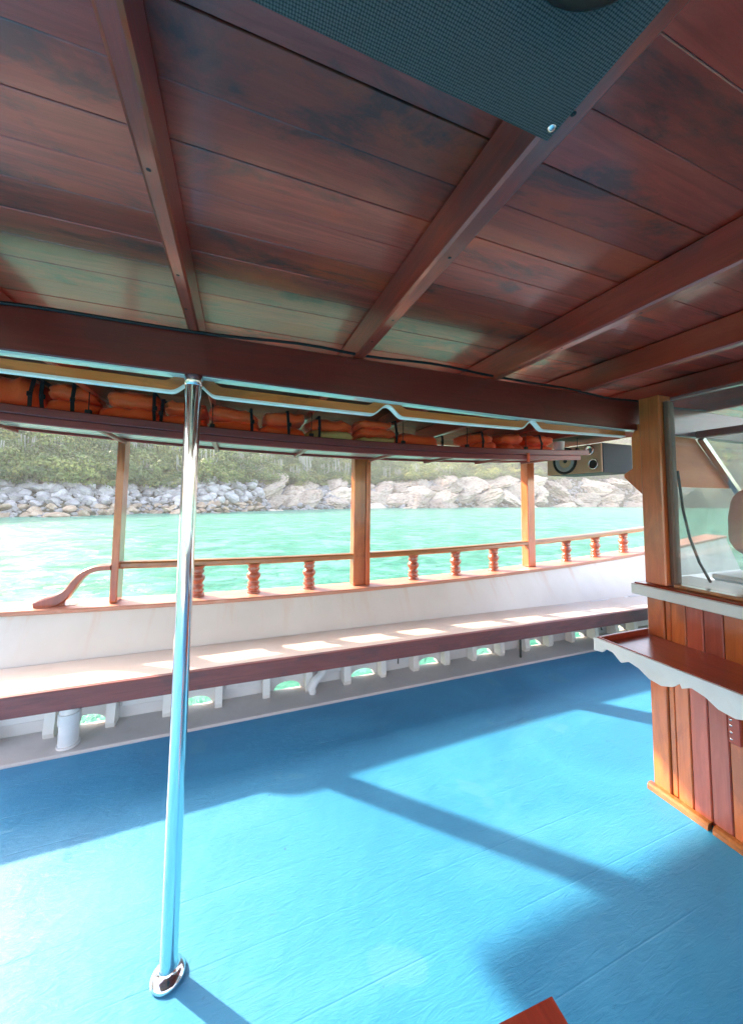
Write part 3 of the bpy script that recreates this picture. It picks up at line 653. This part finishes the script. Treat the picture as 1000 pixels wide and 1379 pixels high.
obj('white_edge', MB().strip(tx, lambda x: [(1.420, tbot(x)-.008), (1.451, tbot(x)-.008), (1.451, tbot(x)-.0005), (1.420, tbot(x)-.0005)]), W['white'], fr)
obj('painted_sheen_strip', MB().strip(lin(RX0, 2.142, 40), lambda x: rect(1.388, 1.437, zbm(x)-.004, zbm(x)-.0004, .0005)), W['mint'], fr)  # added strip that carries the painted sea reflection

# ---- cable along the beam
cb = []
for i in range(60):
    x = -3+i*.1; t = ((x+.165) % .6275)/.6275; cb.append((x, 1.378+.004*math.sin(i*1.3), 2.146+.012*math.sin(x*2.1)+.005*math.sin(x*9)))
obj('cable', MB().tube(cb, .006, 8), W['black'], label='black cable lying along the top of the long side beam', category='cable')

# ---- rack for the life jackets
zr = lambda x: 1.872+.014*(x-1.0)**2
RK = empty('overhead_rack', (1, 2.8, 1.95), label='slatted overhead rack holding the orange life jackets above the railing', category='rack')
RKX = lin(-2.2, 3.08, 40)
obj('front_rail', MB().strip(RKX, lambda x: rect(2.385, 2.41, zr(x)+.044, zr(x)+.092, .005)), W['rail_x'], RK)
obj('lower_rail', MB().strip(lin(-2.2, 2.98, 40), lambda x: rect(2.392, 2.425, zr(x), zr(x)+.0435, .005)), W['rail_x'], RK)
for k in range(8):
    y = 2.455+.082*k
    obj('slat', MB().strip(RKX, lambda x: rect(y, y+.044, zr(x)+.058, zr(x)+.066, .002)), W['slat'], RK)
obj('back_rail', MB().strip(RKX, lambda x: rect(3.14, 3.17, zr(x)+.045, zr(x)+.16, .004)), W['rail_x'], RK)
for x in (-2.1, -1.45, -.81, -.167, .462, 1.165, 1.745, 2.36, 2.98):
    obj('cross_bearer', MB().box((x-.014, 2.428, zr(x)+.024), (x+.014, 3.138, zr(x)+.048), .003), W['rail_x'], RK)
    obj('hanger', MB().box((x-.016, 2.413, zr(x)+.068), (x+.016, 2.437, zr(x)+.118), .004), W['blackbox'], RK)
    obj('hanger_rod', MB().tube([(x, 2.425, zr(x)+.118), (x, 2.425, 2.1385)], .003, 8), W['black'], RK)
for x, lab in ((.52, 'small white plate on the rack above the middle post'),):
    pass
obj('white_plate', MB().box((1.085, 3.19, 1.965), (1.125, 3.203, 1.985), .003), W['white'], label='small white plastic plate on the top of the middle roof post', category='plate')

# ---- life jackets
def puff(mb, c, size, ang=0, tilt=0, seed=0, wr=.005):
    """soft rounded foam panel"""
    nx_, ny_, nz_ = 14, 8, 5; r = random.Random(seed); ph = [r.uniform(0, 6.3) for _ in range(6)]
    bm = bmesh.new(); bmesh.ops.create_cube(bm, size=2); bmesh.ops.subdivide_edges(bm, edges=bm.edges, cuts=7, use_grid_fill=True)
    vs = []
    for v in bm.verts:
        x, y, z = v.co; m = max(abs(x), abs(y), abs(z)); L = (abs(x)**6+abs(y)**6+abs(z)**6)**(1/6); x, y, z = x/L*m, y/L*m, z/L*m
        z2 = z*(1-.35*(abs(x)**4))*(1-.35*(abs(y)**4))
        dz = wr*(math.sin(7*x+ph[0]+2*y)+math.sin(11*y+ph[1]+3*x)*.7)+wr*.8*math.sin(17*x+ph[2]); dx = wr*math.sin(6*z+ph[3]+5*y)
        p = Vector((x*size[0]/2+dx, y*size[1]/2+wr*math.sin(9*x+ph[4]), z2*size[2]/2+dz))
        p = Matrix.Rotation(tilt, 3, 'X') @ p; p = Matrix.Rotation(ang, 3, 'Y') @ p; vs.append(Vector(c)+p)
    bm.verts.index_update(); fs = [[v.index for v in f.verts] for f in bm.faces]; bm.free(); mb.add(vs, fs, True)
def jacket(x0, x1, layers, straps, lab, cream=False, h=.11, seed=0, y=2.62, fold=0):
    xc = (x0+x1)/2; zb_ = zr(xc)+.07; j = empty('life_jacket', (xc, y, zb_), label=lab, category='life jacket', group='orange life jackets stacked on the rack'); zc = zb_
    for i in range(layers):
        hh = h*random.uniform(.85, 1.1); mb = MB(); off = random.uniform(-.02, .02)
        wdt = (x1-x0)*(1 if i == 0 else random.uniform(.82, 1.02))
        puff(mb, (xc+off, y+random.uniform(0, .03), zc+hh/2-.004), (wdt, .34, hh), random.uniform(-.07, .07)+fold*i, random.uniform(-.08, .08), seed*7+i)
        obj('foam_panel', mb, W['cream'] if (cream and i == 0) else W['jacket'], j); zc += hh*.86
    for s in straps:
        xx = x0+(x1-x0)*s; a = zb_-.002; b = zc+.004; pts = [(y-.183, a), (y-.19, (a+b)/2), (y-.165, b), (y+.1, b+.002)]
        mb = MB(); sw = random.uniform(-.012, .012)
        mb.add([(xx-.009+sw*i, p[0], p[1]) for i, p in enumerate(pts)]+[(xx+.009+sw*i, p[0], p[1]) for i, p in enumerate(pts)]+[(xx-.009+sw*i, p[0]-.004, p[1]+.003) for i, p in enumerate(pts)]+[(xx+.009+sw*i, p[0]-.004, p[1]+.003) for i, p in enumerate(pts)],
               [(i, i+1, 4+i+1, 4+i) for i in range(3)]+[(8+i, 8+i+1, 12+i+1, 12+i) for i in range(3)]+[(i, i+1, 9+i, 8+i) for i in range(3)]+[(4+i, 5+i, 13+i, 12+i) for i in range(3)])
        obj('strap', mb, W['strap'], j)
        obj('buckle', MB().box((xx-.012, y-.200, (a+b)/2-.014), (xx+.012, y-.190, (a+b)/2+.014), .004), W['black'], j)
    return j
jacket(-1.75, -1.30, 2, (.3,), 'orange life jacket at the far left end of the rack, cut by the picture edge', seed=1)
jacket(-1.29, -1.055, 1, (.9,), 'fat smooth orange life jacket at the left edge, black strap on its right side', h=.215, seed=2)
jacket(-1.045, -.79, 2, (.1, .62), 'crumpled orange life jacket with two black straps, second from the left edge', seed=3, h=.112)
jacket(-.79, -.475, 2, (.97,), 'neat orange life jacket folded in two layers just left of the steel pole', seed=4, h=.112)
jacket(-.465, -.195, 2, (.05,), 'two-layer orange life jacket right behind the steel pole', seed=5, h=.108)
jacket(-.19, .12, 2, (.85,), 'loosely folded orange life jacket immediately right of the steel pole', seed=6, h=.108, fold=.1)
jacket(.12, .43, 2, (.62,), 'wide orange life jacket with a rolled front and one black band in its middle', seed=7, h=.112)
jacket(.44, .80, 2, (.22,), 'orange life jacket with its cream lining showing underneath, left one of two', True, seed=8, h=.10)
jacket(.82, 1.13, 3, (.95,), 'orange life jacket stack with cream lining, touching the bracket left of the gap', True, seed=9, h=.075)
jacket(1.15, 1.52, 1, (.97,), 'single flattened orange life jacket left of the dark gap', seed=10, h=.13, fold=.1)
jacket(1.83, 2.08, 2, (.3,), 'low orange life jacket with a black strap right of the dark gap', seed=11, h=.10)
jacket(2.10, 2.40, 2, (), 'plain strapless orange life jacket left of the third bump of the trim', seed=12, h=.095)
jacket(2.42, 2.78, 2, (.35,), 'small orange life jacket beside the white cup', seed=13, h=.09)
mb = MB().lathe([(0, 0), (.040, 0), (.052, .12), (.052, .125), (.048, .125), (.038, .01), (0, .01)], (2.90, 2.56, zr(2.9)+.067), 'z', 24)
obj('cup', mb, W['pvc'], label='white plastic cup on the rack beside the loudspeaker', category='cup')
obj('orange_tape', MB().box((2.325, 2.372, zr(2.3)-.02), (2.355, 2.383, zr(2.3)+.06), .004), W['jacket'], label='short orange strap end hanging over the rack rail above the right post', category='strap')
mb = MB().tube([(-2.4, 2.62, 1.86), (-.5, 2.66, 1.89), (1.8, 2.68, 1.875), (3.3, 2.70, 1.88)], .004, 6)

# ---- loudspeaker
SP = empty('loudspeaker', (3.68, 2.86, 1.83), label='black box loudspeaker with bare beige front, hung between the rack and the wheelhouse post', category='loudspeaker')
SX, SY0, SY1, SZ0, SZ1 = 3.43, 2.52, 3.20, 1.835, 2.138
obj('box', MB().box((SX+.02, SY0, SZ0), (SX+.46, SY1, SZ1), .006), W['blackbox'], SP)
obj('baffle', MB().box((SX, SY0+.004, SZ0+.004), (SX+.0195, SY1-.004, SZ1-.004), .003), W['chip'], SP)
wf = obj('woofer', MB().lathe([(.150, .004), (.152, -.010), (.138, -.014), (.130, -.004), (.120, -.004)], (SX-.004, 2.95, 1.988), 'x', 36), W['black'], SP)
obj('cone', MB().lathe([(.122, -.005), (.112, -.010), (.10, -.004), (.035, .018)], (SX-.004, 2.95, 1.988), 'x', 36), W['cone'], wf)
obj('dust_cap', MB().lathe([(.036, .018), (.03, .006), (.015, -.001), (.001, -.003)], (SX-.004, 2.95, 1.988), 'x', 24), W['black'], wf)
pt_ = obj('port', MB().lathe([(.052, .002), (.054, -.008), (.046, -.010), (.043, -.002), (.0428, -.0015)], (SX-.003, 2.61, 1.925), 'x', 28), W['silver'], SP)
obj('port_hole', MB().lathe([(.044, -.002), (.0005, -.0022)], (SX-.003, 2.61, 1.925), 'x', 28), W['black'], pt_)
tw = obj('tweeter', MB().lathe([(.055, .003), (.056, -.012), (.045, -.02), (.03, -.006), (.018, -.002)], (SX-.002, 2.65, 2.075), 'x', 28), W['silver'], SP)
obj('tweeter_dome', MB().lathe([(.019, -.002), (.014, -.014), (.001, -.019)], (SX-.002, 2.65, 2.075), 'x', 20), W['cone'], tw)

# ---- steel pole
PL = empty('steel_pole', (-.162, 1.39, 0), label='polished steel pole standing on the blue deck and holding the side beam', category='pole')
obj('tube', MB().tube([(-.162, 1.395, .02), (-.162, 1.395, 1.955)], .0262, 32), W['chrome'], PL)
obj('flange', MB().lathe([(.050, .001), (.052, .005), (.047, .013), (.038, .020), (.030, .025), (.027, .031)], (-.162, 1.395, 0), 'z', 32), W['chrome'], PL)
obj('collar', MB().lathe([(.027, 0), (.031, .002), (.031, .036), (.027, .038)], (-.162, 1.395, 1.945), 'z', 32), W['silver'], PL)

# ---- teal fabric panel under the ceiling
TP = empty('ceiling_panel', (.14, -.05, 2.1), label='dark teal perforated panel fixed under the ceiling beside a beam', category='panel')
obj('fabric_board', MB().box((-.145, -.55, 2.098), (.427, .384, 2.138), .002), W['mesh'], TP)
mb = MB(); pr = [(.001, -.034), (.05, -.034), (.075, -.028), (.088, -.014), (.092, 0)]
mb.lathe(pr, (.30, .172, 2.098), 'z', 40); obj('round_light', mb, W['black'], TP)
for (x, y) in ((.416, .366), (-.13, .366)): obj('screw', MB().lathe([(.0005, -.003), (.004, -.0028), (.006, 0)], (x, y, 2.098), 'z', 12), W['silver'], TP)

# ---- wheelhouse corner post
WP = empty('wheelhouse_post', (2.205, 1.295, 1.09), label='honey coloured square post at the corner of the wheelhouse, above the cabinet', category='post')
obj('shaft', MB().box((2.152, 1.245, 1.094), (2.26, 1.352, 2.1385), .006), W['honey_z'], WP)
obj('gusset', MB().prism([(1.353, 1.57), (1.353, 2.0), (1.383, 2.0), (1.42, 1.93), (1.42, 1.74), (1.47, 1.71), (1.47, 1.69)], 'x', 2.19, 2.215), W['honey_z'], WP)
obj('jamb', MB().box((2.185, 1.222, 1.105), (2.245, 1.2445, 2.1), .004), W['rubber'], WP)

# ---- cabinet under the window
CB_ = empty('cabinet', (2.45, .5, 0), label='tall cabinet of varnished upright orange and brown planks at the right', category='cabinet')
ys = [1.345, 1.262, 1.232, 1.166, 1.092, 1.015, .940, .865, .79, .715, .64, .565, .49, .415, .34, .265, .19, .115, .04, -.035, -.11]
cols = ['plank_o', 'plank_o', 'plank_o', 'plank_p', 'plank_p', 'plank_o', 'plank_o', 'plank_p', 'plank_o', 'plank_p', 'plank_o', 'plank_p', 'plank_p', 'plank_o', 'plank_p', 'plank_o', 'plank_p', 'plank_o', 'plank_p', 'plank_o']
for i, (a, b) in enumerate(zip(ys, ys[1:])):
    o = .004 if i == 0 else (.0 if i != 1 else -.006)
    obj('plank', MB().box((2.152-o, b+.0012, .03), (2.17, a-.0012, 1.0285), .0045), W[cols[i]], CB_)
obj('carcass', MB().box((2.172, -.11, .002), (2.62, 1.343, 1.028), .003), W['plank_p'], CB_)
for a, b, r in ((1.36, 1.096, 0), (1.078, -.12, .0)):
    obj('skirting', MB().prism([(2.151, .001), (2.118, .001), (2.118, .022), (2.128, .032), (2.146, .034), (2.151, .034)][::-1] and [(2.151, .001), (2.118, .001), (2.118, .022), (2.128, .032), (2.151, .034)], 'y', a, b), W['hand_x'], CB_)
obj('sill_edge', MB().box((2.094, -.12, 1.030), (2.118, 1.392, 1.086), .004), W['white'], CB_)
obj('sill_board', MB().box((2.1185, -.12, 1.032), (2.62, 1.39, 1.092), .004), W['shelf'], CB_)
sw = obj('latch_plate', MB().box((2.128, .962, .455), (2.1475, 1.006, .575), .004), W['shelf'], CB_)
for z in (.475, .505, .535, .56): obj('latch_screw', MB().lathe([(.0005, -.003), (.005, -.002), (.006, 0)], (2.128, .995, z), 'x', 10), W['silver'], sw)

# ---- window pane in front of the wheelhouse
WN = empty('wheelhouse_window', (2.22, .5, 1.1), label='large clear window pane above the cabinet, looking into the wheelhouse', category='window')
obj('pane', MB().box((2.205, -.10, 1.112), (2.211, 1.2215, 2.12), .0005), W['glass'], WN)
obj('bottom_frame', MB().box((2.17, -.10, 1.0925), (2.235, 1.2215, 1.1115), .003), W['hand_x'], WN)

# ---- serving shelf
SH_ = empty('serving_shelf', (1.95, .8, .8), label='mahogany tray shelf with white scalloped front, fixed to the cabinet', category='shelf')
obj('board', MB().box((1.772, -.05, .800), (2.1465, 1.338, .818), .002), W['shelf'], SH_)
obj('front_lip', MB().box((1.758, -.05, .80), (1.7715, 1.352, .846), .003), W['shelf'], SH_)
obj('end_lip', MB().box((1.772, 1.3385, .80), (2.1465, 1.354, .846), .003), W['shelf'], SH_)
SCY = [0, .045, .066, .10, .136, .141]; SCD = [.064, .058, .034, .038, .070, .070]
PY = [0, .035, .08, .12, .17, .215, .24, .245]; PD = [.070, .050, .062, .088, .095, .078, .052, .070]
us = lin(0, 1.40, 200); poly_top = []; poly_bot = []
for u in us:
    y = 1.356-u                                       # wavy lower edge with pointed drops
    d = float(np.interp(u, SCY, SCD)) if u < .14 else float(np.interp((u-.14) % .245, PY, PD))
    poly_top.append((y, .8435)); poly_bot.append((y, .8435-d))
mb = MB(); n = len(us); vs = [(1.744, *p) for p in poly_top]+[(1.744, *p) for p in poly_bot]+[(1.7575, *p) for p in poly_top]+[(1.7575, *p) for p in poly_bot]
fs = []
for i in range(n-1): fs += [(i, i+1, n+i+1, n+i), (2*n+i, 2*n+i+1, 3*n+i+1, 3*n+i), (i, i+1, 2*n+i+1, 2*n+i), (n+i, n+i+1, 3*n+i+1, 3*n+i)]
fs += [(0, n, 3*n, 2*n), (n-1, 2*n-1, 4*n-1, 3*n-1)]
mb.add(vs, fs); obj('scalloped_front', mb, W['white'], SH_)
for y in (1.15, .4): obj('bracket', MB().prism([(2.146, .62), (2.146, .799), (1.80, .799), (1.80, .78)], 'y', y-.012, y+.012), W['shelf'], SH_)

# ---- near side of the boat, behind the viewer
nb_ = empty('near_bulwark', (1, -2.9, 0), label='white bulwark on the near side of the boat behind the viewer', category='bulwark')
obj('bulwark_panel', MB().strip(lin(X0, X1, 3), lambda x: rect(-3.06, -3.0, .001, .70, .005)), W['bulwark'], nb_)
obj('cap_rail', MB().strip(lin(X0, X1, 3), lambda x: rect(-3.25, -2.98, .7005, .73, .006)), W['cap'], nb_)

# ---- inside the wheelhouse
obj('side_cheek', MB().prism([(2.27, 1.64), (2.27, 1.96), (2.775, 1.96), (3.155, 1.64)], 'y', 1.405, 1.425), W['cheek'], label='orange plywood side panel with a slanted front edge inside the wheelhouse', category='panel')
WS = empty('windshield', (3.2, .6, 1.1), label='slanted windshield at the front of the wheelhouse', category='windshield')
dx, dz = 3.75-2.79, 1.10-1.955
obj('glass', MB().add([(2.80, 1.40, 1.955), (3.76, 1.40, 1.10), (3.76, -1.4, 1.10), (2.80, -1.4, 1.955), (2.806, 1.40, 1.957), (3.766, 1.40, 1.102), (3.766, -1.4, 1.102), (2.806, -1.4, 1.957)],
    [(0, 1, 2, 3), (4, 5, 6, 7), (0, 1, 5, 4), (1, 2, 6, 5), (2, 3, 7, 6), (3, 0, 4, 7)]), W['dusty'], WS)
obj('side_glass', MB().box((2.27, 1.412, 1.09), (3.60, 1.418, 1.638), .0005), W['dusty'], WS)
for y in (1.385, .45, -.5): obj('frame_bar', MB().prism([(2.79, 1.945), (2.815, 1.965), (3.785, 1.105), (3.755, 1.09)], 'y', y-.018, y+.014), W['silver'], WS)
obj('header', MB().box((2.74, -1.4, 1.9575), (2.80, 1.382, 2.0), .004), W['rail_x'], WS)
DB = empty('dashboard', (3.3, .4, 1.0), label='white painted dashboard below the windshield', category='dashboard')
obj('top', MB().box((2.95, -1.4, 1.04), (3.85, 1.44, 1.075), .008), W['white'], DB)
obj('front', MB().box((2.96, -1.38, .02), (3.0, 1.43, 1.0395), .004), W['white_in'], DB)
mb = MB(); puff(mb, (2.99, 1.19, 1.43), (.12, .30, .42), .2, 0, 5, .006); HS = empty('helm_seat', (2.99, 1.19, 1.0765), label='pinkish brown padded helm seat back seen through the window', category='seat')
obj('backrest', mb, W['seatpad'], HS); obj('stem', MB().box((2.975, 1.16, 1.0765), (3.005, 1.22, 1.30), .004), W['silver'], HS)
FD = obj('foredeck', MB().strip(lin(3.86, 7.0, 6), lambda x: rect(-2.9, 2.55, .60, .66, .01)), W['white'], label='white foredeck beyond the wheelhouse', category='deck')
obj('loose_wire', MB().tube([(2.30, 1.25, 1.72), (2.305, 1.235, 1.5), (2.315, 1.215, 1.35), (2.34, 1.19, 1.22), (2.37, 1.16, 1.12)], .007, 8), W['black'], label='black wire hanging down inside the window beside the wheelhouse post', category='wire')

# ---- wooden corner in the foreground
ST = empty('stool', (.62, .52, 0), label='small varnished wooden stool whose corner shows at the bottom edge', category='stool')
zt = .45; a = R_(-3)
def rt2(x, y): return (.687+x*math.cos(a)-y*math.sin(a), .66+x*math.sin(a)+y*math.cos(a))
top = [rt2(0, 0), rt2(-.36, 0), rt2(-.36, -.30), rt2(0, -.30)]
obj('top', MB().prism(top, 'z', zt-.03, zt), W['shelf'], ST)
for x, y in ((-.05, -.05), (-.31, -.05), (-.31, -.25), (-.05, -.25)):
    px, py = rt2(x, y); obj('leg', MB().box((px-.018, py-.018, .001), (px+.018, py+.018, zt-.0305), .003), W['post_z'], ST)

# ---- sea haze: one even volume round everything
mb = MB(); mb.add([(x, y, z) for z in (-6.0, 75) for y in (-60, 620) for x in (-620, 620)], [(0, 1, 3, 2), (4, 5, 7, 6), (0, 1, 5, 4), (2, 3, 7, 6), (0, 2, 6, 4), (1, 3, 7, 5)])
hm = bpy.data.materials.new('sea haze'); hm.use_nodes = True; ht = hm.node_tree; ht.nodes.clear(); ho = N(ht, 'ShaderNodeOutputMaterial'); hv = N(ht, 'ShaderNodeVolumePrincipled')
hv.inputs['Color'].default_value = (.92, .95, .96, 1); hv.inputs['Density'].default_value = .0012; hv.inputs['Anisotropy'].default_value = .0; ht.links.new(hv.outputs[0], ho.inputs['Volume'])
hz = obj('haze', mb, hm, origin=(0, 0, 0), kind='stuff', label='thin bright sea haze over the bay', category='haze')
